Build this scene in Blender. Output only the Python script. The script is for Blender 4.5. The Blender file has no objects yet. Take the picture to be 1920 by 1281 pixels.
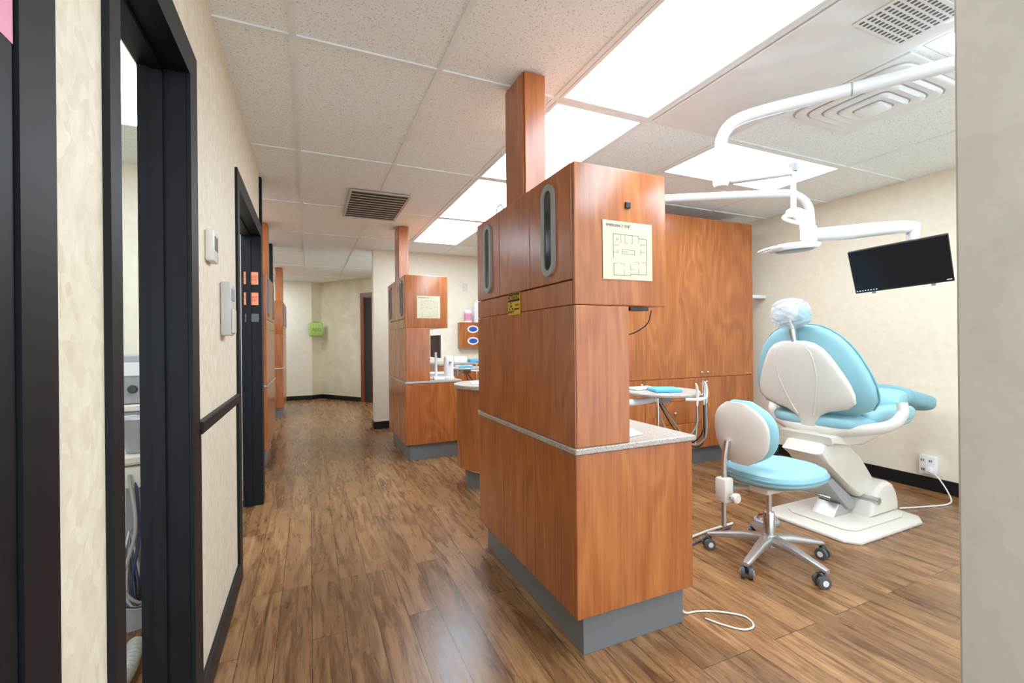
import bpy, bmesh, math, random
from mathutils import Vector, Matrix
random.seed(3)
COL = bpy.context.scene.collection
V = Vector

# ------------------------------------------------------------------ materials
def lin(c):
    r = []
    for v in c:
        v = v / 255.0
        r.append(v / 12.92 if v <= 0.04045 else ((v + 0.055) / 1.055) ** 2.4)
    return (r[0], r[1], r[2], 1.0)

def base(name):
    m = bpy.data.materials.new(name)
    m.use_nodes = True
    nt = m.node_tree
    b = nt.nodes["Principled BSDF"]
    return m, nt, b

def N(nt, t, **kw):
    n = nt.nodes.new(t)
    for k, v in kw.items():
        setattr(n, k, v)
    return n

def coords(nt, scale, rnd=False, kind='Object'):
    tc = N(nt, 'ShaderNodeTexCoord')
    mp = N(nt, 'ShaderNodeMapping')
    mp.inputs['Scale'].default_value = scale
    if rnd:
        oi = N(nt, 'ShaderNodeObjectInfo')
        mu = N(nt, 'ShaderNodeMath', operation='MULTIPLY')
        mu.inputs[1].default_value = 17.0
        nt.links.new(oi.outputs['Random'], mu.inputs[0])
        va = N(nt, 'ShaderNodeVectorMath', operation='ADD')
        nt.links.new(tc.outputs[kind], va.inputs[0])
        nt.links.new(mu.outputs[0], va.inputs[1])
        nt.links.new(va.outputs[0], mp.inputs['Vector'])
    else:
        nt.links.new(tc.outputs[kind], mp.inputs['Vector'])
    return mp

def noise(nt, vec, scale, detail=3, rough=0.5):
    n = N(nt, 'ShaderNodeTexNoise')
    n.inputs['Scale'].default_value = scale
    n.inputs['Detail'].default_value = detail
    n.inputs['Roughness'].default_value = rough
    nt.links.new(vec.outputs[0], n.inputs['Vector'])
    return n

def ramp(nt, src, stops):
    r = N(nt, 'ShaderNodeValToRGB')
    e = r.color_ramp.elements
    while len(e) < len(stops):
        e.new(0.5)
    for i, (p, c) in enumerate(stops):
        e[i].position = p
        e[i].color = c if len(c) == 4 else (*c, 1)
    nt.links.new(src, r.inputs[0])
    return r

def mix(nt, fac, a, b, mode='MIX'):
    m = N(nt, 'ShaderNodeMix', data_type='RGBA', blend_type=mode)
    for s, v in ((m.inputs[0], fac), (m.inputs[6], a), (m.inputs[7], b)):
        if hasattr(v, 'is_linked') or hasattr(v, 'links'):
            nt.links.new(v, s)
        else:
            s.default_value = v
    return m.outputs[2]

def bump(nt, b, src, strength, dist=0.002):
    bp = N(nt, 'ShaderNodeBump')
    bp.inputs['Strength'].default_value = strength
    bp.inputs['Distance'].default_value = dist
    nt.links.new(src, bp.inputs['Height'])
    nt.links.new(bp.outputs[0], b.inputs['Normal'])

def plain(name, rgb, rough=0.5, metal=0.0, var=0.05, scale=9.0, coat=0.0, bmp=0.0, spec=0.5):
    m, nt, b = base(name)
    mp = coords(nt, (1, 1, 1))
    n = noise(nt, mp, scale, 3)
    c = lin(rgb)
    d = tuple(x * (1 - var) for x in c[:3]) + (1,)
    l = tuple(min(1, x * (1 + var)) for x in c[:3]) + (1,)
    r = ramp(nt, n.outputs[0], [(0.3, d), (0.7, l)])
    nt.links.new(r.outputs[0], b.inputs['Base Color'])
    b.inputs['Roughness'].default_value = rough
    b.inputs['Metallic'].default_value = metal
    b.inputs['Coat Weight'].default_value = coat
    b.inputs['Specular IOR Level'].default_value = spec
    if bmp:
        n2 = noise(nt, mp, 180, 2)
        bump(nt, b, n2.outputs[0], bmp, 0.001)
    return m

def wood(name, dark, mid, light, rough=0.32, axis=2, spec=0.5, fine=0.36):
    m, nt, b = base(name)
    s = [2.2, 2.2, 2.2]; s[axis] = 0.5
    mp = coords(nt, s, rnd=True)
    n = noise(nt, mp, 1.0, 3, 0.5)
    n.inputs['Distortion'].default_value = 0.35
    mu = N(nt, 'ShaderNodeMath', operation='MULTIPLY'); mu.inputs[1].default_value = 40
    nt.links.new(n.outputs[0], mu.inputs[0])
    si = N(nt, 'ShaderNodeMath', operation='SINE'); nt.links.new(mu.outputs[0], si.inputs[0])
    ma = N(nt, 'ShaderNodeMapRange'); ma.inputs[1].default_value = -1; ma.inputs[2].default_value = 1
    nt.links.new(si.outputs[0], ma.inputs[0])
    s2 = [70, 70, 70]; s2[axis] = 2.6
    mp2 = coords(nt, s2, rnd=True)
    n2 = noise(nt, mp2, 1.0, 3, 0.6)
    r1 = ramp(nt, ma.outputs[0], [(0.0, lin(mid)), (0.75, lin(light)), (1.0, lin(mid))])
    r2 = ramp(nt, n2.outputs[0], [(0.35, lin(dark)), (0.62, lin(light))])
    n3 = noise(nt, mp, 2.4, 3)
    r3 = ramp(nt, n3.outputs[0], [(0.3, (0.84, 0.80, 0.76)), (0.7, (1.04, 1.04, 1.04))])
    c = mix(nt, fine, r1.outputs[0], r2.outputs[0])
    c2 = mix(nt, 1.0, c, r3.outputs[0], 'MULTIPLY')
    nt.links.new(c2, b.inputs['Base Color'])
    b.inputs['Roughness'].default_value = rough
    b.inputs['Specular IOR Level'].default_value = spec
    bump(nt, b, n2.outputs[0], 0.06, 0.0006)
    return m

def wallpaper(name, a, bcol, strength=1.0, scale=14, stretch=(1, 1, 1)):
    m, nt, b = base(name)
    mp = coords(nt, stretch)
    n1 = noise(nt, mp, scale, 5, 0.65)
    vo = N(nt, 'ShaderNodeTexVoronoi'); vo.inputs['Scale'].default_value = scale * 1.6
    nv = noise(nt, mp, 6, 2)
    vm = mix(nt, 0.12, mp.outputs[0], nv.outputs[1])
    nt.links.new(vm, vo.inputs['Vector'])
    r1 = ramp(nt, n1.outputs[0], [(0.32, lin(a)), (0.68, lin(bcol))])
    sep = N(nt, 'ShaderNodeSeparateColor'); nt.links.new(vo.outputs['Color'], sep.inputs[0])
    r2 = ramp(nt, sep.outputs[0], [(0.0, lin(a)), (1.0, lin(bcol))])
    c = mix(nt, 0.5 * strength, r1.outputs[0], r2.outputs[0])
    nt.links.new(c, b.inputs['Base Color'])
    b.inputs['Roughness'].default_value = 0.55
    bump(nt, b, n1.outputs[0], 0.15, 0.002)
    return m

def floor_mat():
    m, nt, b = base('plank_floor')
    tc = N(nt, 'ShaderNodeTexCoord')
    sx = N(nt, 'ShaderNodeSeparateXYZ'); nt.links.new(tc.outputs['Object'], sx.inputs[0])
    cx = N(nt, 'ShaderNodeCombineXYZ')
    nt.links.new(sx.outputs[1], cx.inputs[0]); nt.links.new(sx.outputs[0], cx.inputs[1])
    br = N(nt, 'ShaderNodeTexBrick')
    br.offset = 0.37; br.offset_frequency = 3
    br.inputs['Scale'].default_value = 1
    br.inputs['Brick Width'].default_value = 1.22
    br.inputs['Row Height'].default_value = 0.128
    br.inputs['Mortar Size'].default_value = 0.0014
    br.inputs['Mortar Smooth'].default_value = 0.2
    br.inputs['Color1'].default_value = (0, 0, 0, 1)
    br.inputs['Color2'].default_value = (1, 1, 1, 1)
    br.inputs['Mortar'].default_value = (0.5, 0.5, 0.5, 1)
    nt.links.new(cx.outputs[0], br.inputs['Vector'])
    mul = N(nt, 'ShaderNodeVectorMath', operation='MULTIPLY_ADD')
    nt.links.new(br.outputs['Color'], mul.inputs[0])
    mul.inputs[1].default_value = (9, 5, 7)
    nt.links.new(tc.outputs['Object'], mul.inputs[2])
    mp = N(nt, 'ShaderNodeMapping'); mp.inputs['Scale'].default_value = (17, 2.0, 1)
    nt.links.new(mul.outputs[0], mp.inputs['Vector'])
    n = noise(nt, mp, 1.0, 5, 0.62)
    n.inputs['Distortion'].default_value = 1.3
    mp2 = N(nt, 'ShaderNodeMapping'); mp2.inputs['Scale'].default_value = (120, 6, 1)
    nt.links.new(mul.outputs[0], mp2.inputs['Vector'])
    n2 = noise(nt, mp2, 1.0, 4, 0.65)
    r = ramp(nt, n.outputs[0], [(0.24, lin((70, 43, 24))), (0.42, lin((120, 81, 48))), (0.58, lin((148, 106, 66))), (0.8, lin((176, 134, 90)))])
    r2 = ramp(nt, n2.outputs[0], [(0.36, (0.50, 0.46, 0.42)), (0.54, (1.05, 1.05, 1.05))])
    c = mix(nt, 0.8, r.outputs[0], r2.outputs[0], 'MULTIPLY')
    mpk = N(nt, 'ShaderNodeMapping'); mpk.inputs['Scale'].default_value = (11, 3.0, 1)
    nt.links.new(mul.outputs[0], mpk.inputs['Vector'])
    vo = N(nt, 'ShaderNodeTexVoronoi'); vo.inputs['Scale'].default_value = 1.0
    nt.links.new(mpk.outputs[0], vo.inputs['Vector'])
    rk = ramp(nt, vo.outputs['Distance'], [(0.03, (0.26, 0.21, 0.18)), (0.14, (1, 1, 1))])
    c = mix(nt, 0.85, c, rk.outputs[0], 'MULTIPLY')
    rb = ramp(nt, br.outputs['Color'], [(0.0, (0.72, 0.69, 0.66)), (1.0, (1.16, 1.14, 1.11))])
    c = mix(nt, 1.0, c, rb.outputs[0], 'MULTIPLY')
    c = mix(nt, br.outputs['Fac'], c, lin((38, 25, 17)))
    nt.links.new(c, b.inputs['Base Color'])
    rr = ramp(nt, n.outputs[0], [(0.2, (0.22,) * 3), (0.8, (0.34,) * 3)])
    nt.links.new(rr.outputs[0], b.inputs['Roughness'])
    b.inputs['Specular IOR Level'].default_value = 0.42
    sub = N(nt, 'ShaderNodeMath', operation='SUBTRACT')
    nt.links.new(n2.outputs[0], sub.inputs[0]); nt.links.new(br.outputs['Fac'], sub.inputs[1])
    bump(nt, b, sub.outputs[0], 0.25, 0.001)
    return m

def tile_mat():
    m, nt, b = base('acoustic_tile')
    mp = coords(nt, (1, 1, 1))
    n1 = noise(nt, mp, 120, 2, 0.5)
    n2 = noise(nt, mp, 52, 3, 0.6)
    r1 = ramp(nt, n1.outputs[0], [(0.30, lin((190, 194, 191))), (0.42, lin((242, 248, 246)))])
    r2 = ramp(nt, n2.outputs[0], [(0.32, (0.85, 0.85, 0.85)), (0.39, (1, 1, 1))])
    c = mix(nt, 1.0, r1.outputs[0], r2.outputs[0], 'MULTIPLY')
    nt.links.new(c, b.inputs['Base Color'])
    b.inputs['Roughness'].default_value = 0.9
    bump(nt, b, r1.outputs[0], 0.25, 0.0015)
    return m

def granite_mat():
    m, nt, b = base('speckled_granite')
    mp = coords(nt, (1, 1, 1))
    n1 = noise(nt, mp, 240, 2, 0.6)
    r1 = ramp(nt, n1.outputs[0], [(0.36, lin((104, 92, 82))), (0.46, lin((166, 154, 140))), (0.62, lin((196, 186, 174)))])
    nt.links.new(r1.outputs[0], b.inputs['Base Color'])
    b.inputs['Roughness'].default_value = 0.3
    return m

def emit(name, strength, rgb=(255, 255, 255)):
    m, nt, b = base(name)
    b.inputs['Base Color'].default_value = (0.9, 0.9, 0.9, 1)
    b.inputs['Emission Color'].default_value = lin(rgb)
    b.inputs['Emission Strength'].default_value = strength
    return m

def clear_mat(name, rgb, alpha):
    m, nt, b = base(name)
    b.inputs['Base Color'].default_value = lin(rgb)
    b.inputs['Roughness'].default_value = 0.1
    b.inputs['Alpha'].default_value = alpha
    mp = coords(nt, (1, 1, 1))
    n1 = noise(nt, mp, 32, 3, 0.6)
    bump(nt, b, n1.outputs[0], 1.0, 0.02)
    return m

M = {}
M['floor'] = floor_mat()
M['wood'] = wood('cherry_laminate', (118, 56, 22), (160, 85, 36), (184, 108, 52), 0.26)
M['wood_door'] = wood('mahogany_door', (70, 26, 14), (112, 48, 26), (136, 62, 34))
M['wall'] = wallpaper('cream_wall', (226, 213, 185), (236, 225, 200), 0.5, 16)
M['wall_paper'] = wallpaper('brushed_wallpaper', (214, 198, 167), (239, 227, 201), 1.0, 34, (1, 1, 0.7))
M['wall_light'] = wallpaper('pale_wall', (230, 219, 194), (240, 230, 207), 0.4, 14)
M['wall_faux'] = wallpaper('faux_painted_wall', (208, 194, 160), (232, 220, 190), 0.5, 3)
M['wall_shaded'] = wallpaper('shaded_wall', (206, 199, 186), (224, 217, 204), 0.6, 12)  # greyed tone carries the shade on the near wall end
M['tile'] = tile_mat()
M['granite'] = granite_mat()
M['grid'] = plain('white_grid', (234, 238, 236), 0.5)
M['black'] = plain('black_trim', (16, 18, 22), 0.5, var=0.2, scale=20, bmp=0.15, spec=0.25)
M['blackwood'] = wood('black_painted_wood', (6, 8, 11), (10, 12, 16), (15, 18, 23), 0.5, spec=0.18)
M['basebd'] = plain('black_rubber', (14, 14, 16), 0.5, spec=0.25)
M['kick'] = plain('grey_kick', (104, 106, 108), 0.42, var=0.03)
M['white'] = plain('white_plastic', (232, 232, 230), 0.32, var=0.02)
M['ivory'] = plain('ivory_plastic', (216, 209, 196), 0.34, var=0.02)
M['lamp_white'] = plain('enamel_white', (220, 222, 222), 0.22, var=0.01, coat=0.4)
M['aqua'] = plain('aqua_vinyl', (136, 186, 197), 0.42, var=0.05, scale=7)
M['aqua_dk'] = plain('aqua_piping', (112, 158, 169), 0.4)
M['grey'] = plain('grey_plastic', (146, 148, 148), 0.4)
M['dgrey'] = plain('dark_grey_plastic', (70, 72, 74), 0.45)
M['chrome'] = plain('brushed_chrome', (205, 205, 204), 0.22, 1.0, 0.03)
M['alu'] = plain('cast_aluminium', (196, 196, 194), 0.38, 0.85, 0.04)
M['glass_dk'] = plain('dark_glass', (40, 46, 50), 0.08, var=0.3, scale=14)
M['screen'] = plain('black_screen', (6, 10, 18), 0.3, var=0.1, spec=0.3)
M['blackp'] = plain('black_plastic', (18, 18, 20), 0.4)
M['paper'] = plain('cream_paper', (204, 194, 160), 0.5, var=0.02)
M['wpaper'] = plain('white_paper', (240, 240, 238), 0.6, var=0.02)
M['ink'] = plain('dark_ink', (52, 56, 48), 0.6)
M['inkblack'] = plain('black_ink', (8, 8, 8), 0.6, spec=0.2)
M['yellow'] = plain('yellow_sign', (214, 166, 10), 0.55, spec=0.3)
M['orange'] = plain('orange_note', (238, 140, 98), 0.7)
M['pink'] = plain('pink_paper', (222, 140, 168), 0.6, var=0.15)
M['blue'] = plain('blue_napkin', (90, 172, 220), 0.8, var=0.1, scale=30, bmp=0.3)
M['bluebox'] = plain('blue_box', (40, 72, 160), 0.4, var=0.3, scale=40)
M['green'] = plain('lime_green', (168, 198, 90), 0.4)
M['green_ink'] = plain('green_ink', (70, 110, 60), 0.5)
M['red'] = plain('red_box', (180, 32, 30), 0.45)
M['vent_dk'] = plain('vent_shadow', (32, 29, 27), 0.8)
M['vent_slat'] = plain('vent_slat', (190, 186, 178), 0.5)
M['gloss'] = plain('gloss_panel', (228, 230, 229), 0.12, var=0.01)
M['hose'] = plain('grey_hose', (158, 158, 154), 0.45)
M['hose_white'] = plain('white_cord', (226, 224, 218), 0.45)
M['hose_blue'] = plain('blue_cord', (30, 44, 84), 0.45)
M['light'] = emit('light_diffuser', 15.0, (238, 247, 255))
M['light_dim'] = emit('taskbar_glow', 0.35, (220, 235, 255))
M['plastic_wrap'] = clear_mat('clear_wrap', (222, 232, 240), 0.36)

# ------------------------------------------------------------------ mesh helpers
def put(name, me, mat, parent=None, loc=(0, 0, 0), rot=None, smooth=False):
    o = bpy.data.objects.new(name, me)
    if mat is not None:
        me.materials.append(mat)
    COL.objects.link(o)
    if parent is not None:
        o.parent = parent
    o.location = loc
    if rot is not None:
        o.rotation_euler = rot
    if smooth:
        for p in me.polygons:
            p.use_smooth = True
        try:
            me.set_sharp_from_angle(angle=math.radians(38))
        except Exception:
            pass
    return o

def from_bm(name, bm, mat, parent=None, loc=(0, 0, 0), rot=None, smooth=False):
    bmesh.ops.recalc_face_normals(bm, faces=bm.faces)
    me = bpy.data.meshes.new(name)
    bm.to_mesh(me); bm.free()
    return put(name, me, mat, parent, loc, rot, smooth)

def box(name, x, y, z, mat, parent=None, bev=0.0015, loc=(0, 0, 0), rot=None, seg=2):
    x0, x1 = sorted(x); y0, y1 = sorted(y); z0, z1 = sorted(z)
    bm = bmesh.new()
    bmesh.ops.create_cube(bm, size=1)
    for v in bm.verts:
        v.co = V(((x0 + x1) / 2 + v.co.x * (x1 - x0), (y0 + y1) / 2 + v.co.y * (y1 - y0), (z0 + z1) / 2 + v.co.z * (z1 - z0)))
    b = min(bev, 0.45 * min(x1 - x0, y1 - y0, z1 - z0))
    if b > 0:
        bmesh.ops.bevel(bm, geom=list(bm.edges), offset=b, segments=seg, profile=0.5, affect='EDGES')
    return from_bm(name, bm, mat, parent, loc, rot, smooth=b > 0.004)

def multibox(name, boxes, mat, parent=None, loc=(0, 0, 0), rot=None):
    bm = bmesh.new()
    for (x, y, z) in boxes:
        r = bmesh.ops.create_cube(bm, size=1)
        for v in r['verts']:
            v.co = V(((x[0] + x[1]) / 2 + v.co.x * abs(x[1] - x[0]), (y[0] + y[1]) / 2 + v.co.y * abs(y[1] - y[0]), (z[0] + z[1]) / 2 + v.co.z * abs(z[1] - z[0])))
    return from_bm(name, bm, mat, parent, loc, rot)

def prism(name, pts, h0, h1, mat, parent=None, plane='xy', bev=0.0, loc=(0, 0, 0), rot=None, seg=2, smooth=True):
    """extrude polygon pts between h0,h1 on the remaining axis"""
    def P(a, b, h):
        return {'xy': V((a, b, h)), 'xz': V((a, h, b)), 'yz': V((h, a, b))}[plane]
    bm = bmesh.new()
    lo = [bm.verts.new(P(a, b, h0)) for a, b in pts]
    hi = [bm.verts.new(P(a, b, h1)) for a, b in pts]
    bm.faces.new(lo); bm.faces.new(hi[::-1])
    n = len(pts)
    for i in range(n):
        j = (i + 1) % n
        bm.faces.new((lo[i], lo[j], hi[j], hi[i]))
    if bev > 0:
        es = [e for e in bm.edges if (e.verts[0] in lo and e.verts[1] in lo) or (e.verts[0] in hi and e.verts[1] in hi)]
        bmesh.ops.bevel(bm, geom=es, offset=bev, segments=seg, profile=0.5, affect='EDGES')
    return from_bm(name, bm, mat, parent, loc, rot, smooth)

def ring_plate(name, outer, inner, h0, h1, mat, parent=None, plane='yz', loc=(0, 0, 0)):
    def P(a, b, h):
        return {'xy': V((a, b, h)), 'xz': V((a, h, b)), 'yz': V((h, a, b))}[plane]
    bm = bmesh.new()
    n = len(outer)
    L = [[bm.verts.new(P(a, b, h)) for a, b in o] for h in (h0, h1) for o in (outer, inner)]
    for i in range(n):
        j = (i + 1) % n
        bm.faces.new((L[0][i], L[0][j], L[1][j], L[1][i]))
        bm.faces.new((L[2][i], L[2][j], L[3][j], L[3][i]))
        bm.faces.new((L[0][i], L[0][j], L[2][j], L[2][i]))
        bm.faces.new((L[1][i], L[1][j], L[3][j], L[3][i]))
    return from_bm(name, bm, mat, parent, loc, None, True)

def loft(name, rings, mat, parent=None, loc=(0, 0, 0), rot=None, smooth=True, closed=False):
    bm = bmesh.new()
    R = [[bm.verts.new(p) for p in r] for r in rings]
    n = len(rings[0])
    pairs = list(zip(R[:-1], R[1:]))
    if closed:
        pairs.append((R[-1], R[0]))
    for a, b in pairs:
        for i in range(n):
            j = (i + 1) % n
            bm.faces.new((a[i], a[j], b[j], b[i]))
    if not closed:
        bm.faces.new(R[0]); bm.faces.new(R[-1][::-1])
    return from_bm(name, bm, mat, parent, loc, rot, smooth)

def sring(c, ax, ay, a, b, n=28, e=0.65):
    c, ax, ay = V(c), V(ax).normalized(), V(ay).normalized()
    out = []
    for i in range(n):
        t = 2 * math.pi * i / n
        ct, st = math.cos(t), math.sin(t)
        out.append(c + ax * a * math.copysign(abs(ct) ** e, ct) + ay * b * math.copysign(abs(st) ** e, st))
    return out

def smooth_path(pts, k=6):
    P = [V(p) for p in pts]
    if len(P) < 3:
        return P
    out = []
    E = [P[0] * 2 - P[1]] + P + [P[-1] * 2 - P[-2]]
    for i in range(1, len(E) - 2):
        p0, p1, p2, p3 = E[i - 1], E[i], E[i + 1], E[i + 2]
        for s in range(k):
            t = s / k
            out.append(0.5 * ((2 * p1) + (-p0 + p2) * t + (2 * p0 - 5 * p1 + 4 * p2 - p3) * t * t + (-p0 + 3 * p1 - 3 * p2 + p3) * t ** 3))
    out.append(P[-1])
    return out

def tube(name, pts, r, mat, parent=None, k=6, seg=12, loc=(0, 0, 0), rot=None, flat=1.0, radii=None):
    P = smooth_path(pts, k)
    rings = []
    T0 = (P[1] - P[0]).normalized()
    up = V((0, 0, 1)) if abs(T0.z) < 0.9 else V((1, 0, 0))
    nrm = T0.cross(up).normalized()
    prev = T0
    for i, p in enumerate(P):
        if i == 0: T = T0
        elif i == len(P) - 1: T = (P[-1] - P[-2]).normalized()
        else: T = (P[i + 1] - P[i - 1]).normalized()
        q = prev.rotation_difference(T)
        nrm = (q @ nrm).normalized()
        prev = T
        bn = T.cross(nrm).normalized()
        rr = r
        if radii:
            f = i / (len(P) - 1) * (len(radii) - 1)
            a = int(min(f, len(radii) - 2)); rr = radii[a] + (radii[a + 1] - radii[a]) * (f - a)
        rings.append([p + nrm * rr * math.cos(2 * math.pi * s / seg) + bn * rr * flat * math.sin(2 * math.pi * s / seg) for s in range(seg)])
    return loft(name, rings, mat, parent, loc, rot)

def cyl(name, p0, p1, r, mat, parent=None, r2=None, seg=24, loc=(0, 0, 0)):
    return tube(name, [p0, p1], r, mat, parent, k=1, seg=seg, loc=loc, radii=[r, r if r2 is None else r2])

def lathe(name, prof, mat, parent=None, loc=(0, 0, 0), seg=32, rot=None):
    rings = [[V((max(r, 0.0002) * math.cos(2 * math.pi * i / seg), max(r, 0.0002) * math.sin(2 * math.pi * i / seg), z)) for i in range(seg)] for r, z in prof]
    return loft(name, rings, mat, parent, loc, rot)

def blob(name, c, s, mat, parent=None, e=0.5, e2=0.5, loc=(0, 0, 0), rot=None, nu=32, nv=18, wrinkle=0.0):
    rings = []
    for j in range(nv + 1):
        t = -math.pi / 2 + math.pi * j / nv
        ct, st = math.cos(t), math.sin(t)
        w = max(abs(ct) ** e2, 0.004)
        z = s[2] * math.copysign(abs(st) ** e2, st)
        row = []
        for i in range(nu):
            a = 2 * math.pi * i / nu
            k = 1 + wrinkle * math.sin(7 * a + 3 * math.sin(5 * t)) * math.cos(9 * t + 2 * a)
            row.append(V((c[0], c[1], c[2] + z)) + V((s[0] * w * k * math.copysign(abs(math.cos(a)) ** e, math.cos(a)), s[1] * w * k * math.copysign(abs(math.sin(a)) ** e, math.sin(a)), 0)))
        rings.append(row)
    return loft(name, rings, mat, parent, loc, rot)

def text(name, s, size, mat, parent, loc, rot, ext=0.0004, align='CENTER'):
    cu = bpy.data.curves.new(name, 'FONT')
    cu.body = s; cu.size = size; cu.extrude = ext
    cu.align_x = align; cu.align_y = 'CENTER'
    t = bpy.data.objects.new('tmp', cu)
    COL.objects.link(t)
    bpy.context.view_layer.update()
    dg = bpy.context.evaluated_depsgraph_get()
    me = bpy.data.meshes.new_from_object(t.evaluated_get(dg))
    bpy.data.objects.remove(t)
    me.materials.clear()
    return put(name, me, mat, parent, loc, rot)

def empty(name, loc, label, cat, rotz=0.0, group=None):
    o = bpy.data.objects.new(name, None)
    o.empty_display_size = 0.1
    COL.objects.link(o)
    o.location = loc
    o.rotation_euler = (0, 0, rotz)
    tag(o, label, cat, group)
    return o

def tag(o, label, cat, group=None):
    o['label'] = label; o['category'] = cat
    if group: o['group'] = group
    return o

def struct(o, label=None):
    o['kind'] = 'structure'
    if label: o['label'] = label
    return o

R_NY = (math.pi / 2, 0, 0)               # faces -Y
R_NX = (math.pi / 2, 0, -math.pi / 2)    # faces -X

H = 2.44
# ------------------------------------------------------------------ room shell
fl = struct(box('floor', (-3.2, 4.6), (-1.6, 11), (-0.08, 0), M['floor'], bev=0), 'brown wood plank floor')
cl = struct(box('ceiling', (-3.2, 4.6), (-1.6, 11), (H, H + 0.08), M['tile'], bev=0), 'speckled acoustic tile ceiling')

# ceiling grid
bars = []
xs = [-0.05 + 0.61 * k for k in range(-5, 5)]     # up to 2.39
ys = [0.83 + 1.22 * k for k in range(-2, 9)]
for x in xs:
    bars.append(((x - 0.012, x + 0.012), (-1.6, 11), (H - 0.007, H)))
for y in ys:
    bars.append(((-3.2, 2.39), (y - 0.012, y + 0.012), (H - 0.0068, H)))
for y in (-0.15, 0.45, 1.07, 2.05, 2.66, 3.27, 3.88, 4.49, 5.10, 5.71):
    bars.append(((2.39, 4.38), (y - 0.012, y + 0.012), (H - 0.0068, H)))
for x in (3.61,):
    bars.append(((x - 0.012, x + 0.012), (-1.6, 6.4), (H - 0.007, H)))
struct(multibox('trim_1', bars, M['grid']), 'white metal ceiling grid')

# left wall with openings
WX0, WX1 = -0.435, -0.33
TX = -0.318
DT = 1.97
def lw(n, y0, y1, z0=0, z1=H, mat='wall_paper'):
    return struct(box(n, (WX0, WX1), (y0, y1), (z0, z1), M[mat], bev=0))
lw('wall_left', -1.6, -0.20)
lw('wall_left.001', -0.20, 0.745, 2.12, H)
lw('wall_left.002', 0.745, 1.03)
lw('wall_left.003', 1.03, 1.67, 2.04, H)
lw('wall_left.004', 1.67, 2.63)
lw('wall_left.005', 2.63, 3.80, DT + 0.05, H)
def casing(n, y0, y1, ztop, lab, wn=0.05, wf=0.09):
    """black door casing round opening y0..y1 (inner edges)"""
    w = 0.09
    o = struct(multibox(n, [((WX1, TX), (y0 - wn, y0), (0, ztop + w)), ((WX1, TX), (y1, y1 + wf), (0, ztop + w)), ((WX1, TX), (y0, y1), (ztop, ztop + w)),
                   ((WX0 - 0.012, WX1 + 0.001), (y0 - 0.045, y0), (0, ztop)), ((WX0 - 0.012, WX1 + 0.001), (y1, y1 + 0.045), (0, ztop)),
                   ((WX0 - 0.012, WX1 + 0.001), (y0 - 0.045, y1 + 0.045), (ztop, ztop + 0.05)),
                   ((WX0 + 0.02, WX0 + 0.05), (y1 - 0.012, y1), (0, ztop)),
                   ((WX0 + 0.02, WX0 + 0.05), (y0, y0 + 0.012), (0, ztop)),
                   ((WX0 + 0.02, WX0 + 0.05), (y0, y1), (ztop - 0.012, ztop))], M['blackwood']), lab)
    return o
casing('trim_2', 1.075, 1.63, 1.995, 'black painted wooden door frame', 0.052, 0.09)
casing('trim_3', 2.677, 3.80, DT, 'black painted wooden door frame', 0.07, 0.09)
struct(multibox('trim_4', [((WX1, TX), (0.745, 0.833), (0, 2.12)), ((WX1, TX), (-0.2, 0.745), (2.03, 2.12)), ((WX1, TX), (-0.29, -0.2), (0, 2.12))], M['blackwood']), 'black painted wooden door frame')
struct(box('door_1', (WX0 + 0.03, TX - 0.004), (-0.2, 0.741), (0, 2.03), M['blackwood'], bev=0.002), 'black painted door')
struct(box('trim_5', (WX0, TX - 0.002), (3.90, 3.955), (0, H), M['blackwood'], bev=0.003), 'black painted wall end post')
struct(box('trim_6', (WX1, WX1 + 0.02), (1.72, 2.607), (0.90, 0.94), M['blackwood'], bev=0.004), 'black chair rail')
struct(box('baseboard_left', (WX1, WX1 + 0.014), (1.72, 2.607), (0, 0.105), M['black'], bev=0.003))
struct(box('baseboard_left.001', (WX1, WX1 + 0.011), (0.833, 1.023), (0, 0.105), M['black'], bev=0.003))
struct(multibox('trim_7', [((WX1, WX1 + 0.012), (1.72, 1.735), (0.106, 0.899)), ((WX1, WX1 + 0.012), (2.585, 2.607), (0.106, 0.899))], M['blackwood']), 'black wainscot trim')

# left side rooms
struct(box('wall_left_rear', (-3.2, WX0), (3.96, 4.06), (0, H), M['wall_light'], bev=0))
struct(box('wall_left_outer', (-3.2, -3.1), (-1.6, 11), (0, H), M['wall_light'], bev=0))
struct(box('baseboard_rear', (-3.1, WX0 - 0.05), (3.948, 3.96), (0, 0.1), M['basebd'], bev=0))
struct(box('wall_divider', (-3.1, -0.47), (6.5, 6.62), (0, H), M['wall_light'], bev=0))
struct(box('trim_8', (-0.47, -0.42), (6.48, 6.64), (0, H), M['blackwood'], bev=0.003), 'black painted wall end post')

# right side
struct(box('wall_right', (4.38, 4.48), (-1.6, 6.4), (0, H), M['wall'], bev=0))
struct(box('baseboard_right', (4.366, 4.38), (-1.6, 6.4), (0, 0.1), M['basebd'], bev=0.002))
struct(box('wall_partition', (0.80, 4.48), (6.4, 6.55), (0, H), M['wall_light'], bev=0))
struct(box('baseboard_partition', (0.786, 4.366), (6.386, 6.4), (0, 0.1), M['basebd'], bev=0.002))
struct(box('baseboard_partition.001', (0.786, 0.80), (6.4, 6.564), (0, 0.1), M['basebd'], bev=0.002))
struct(box('wall_right_near', (0.86, 0.98), (-0.25, 0.342), (0, H), M['wall_shaded'], bev=0.004))

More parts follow.
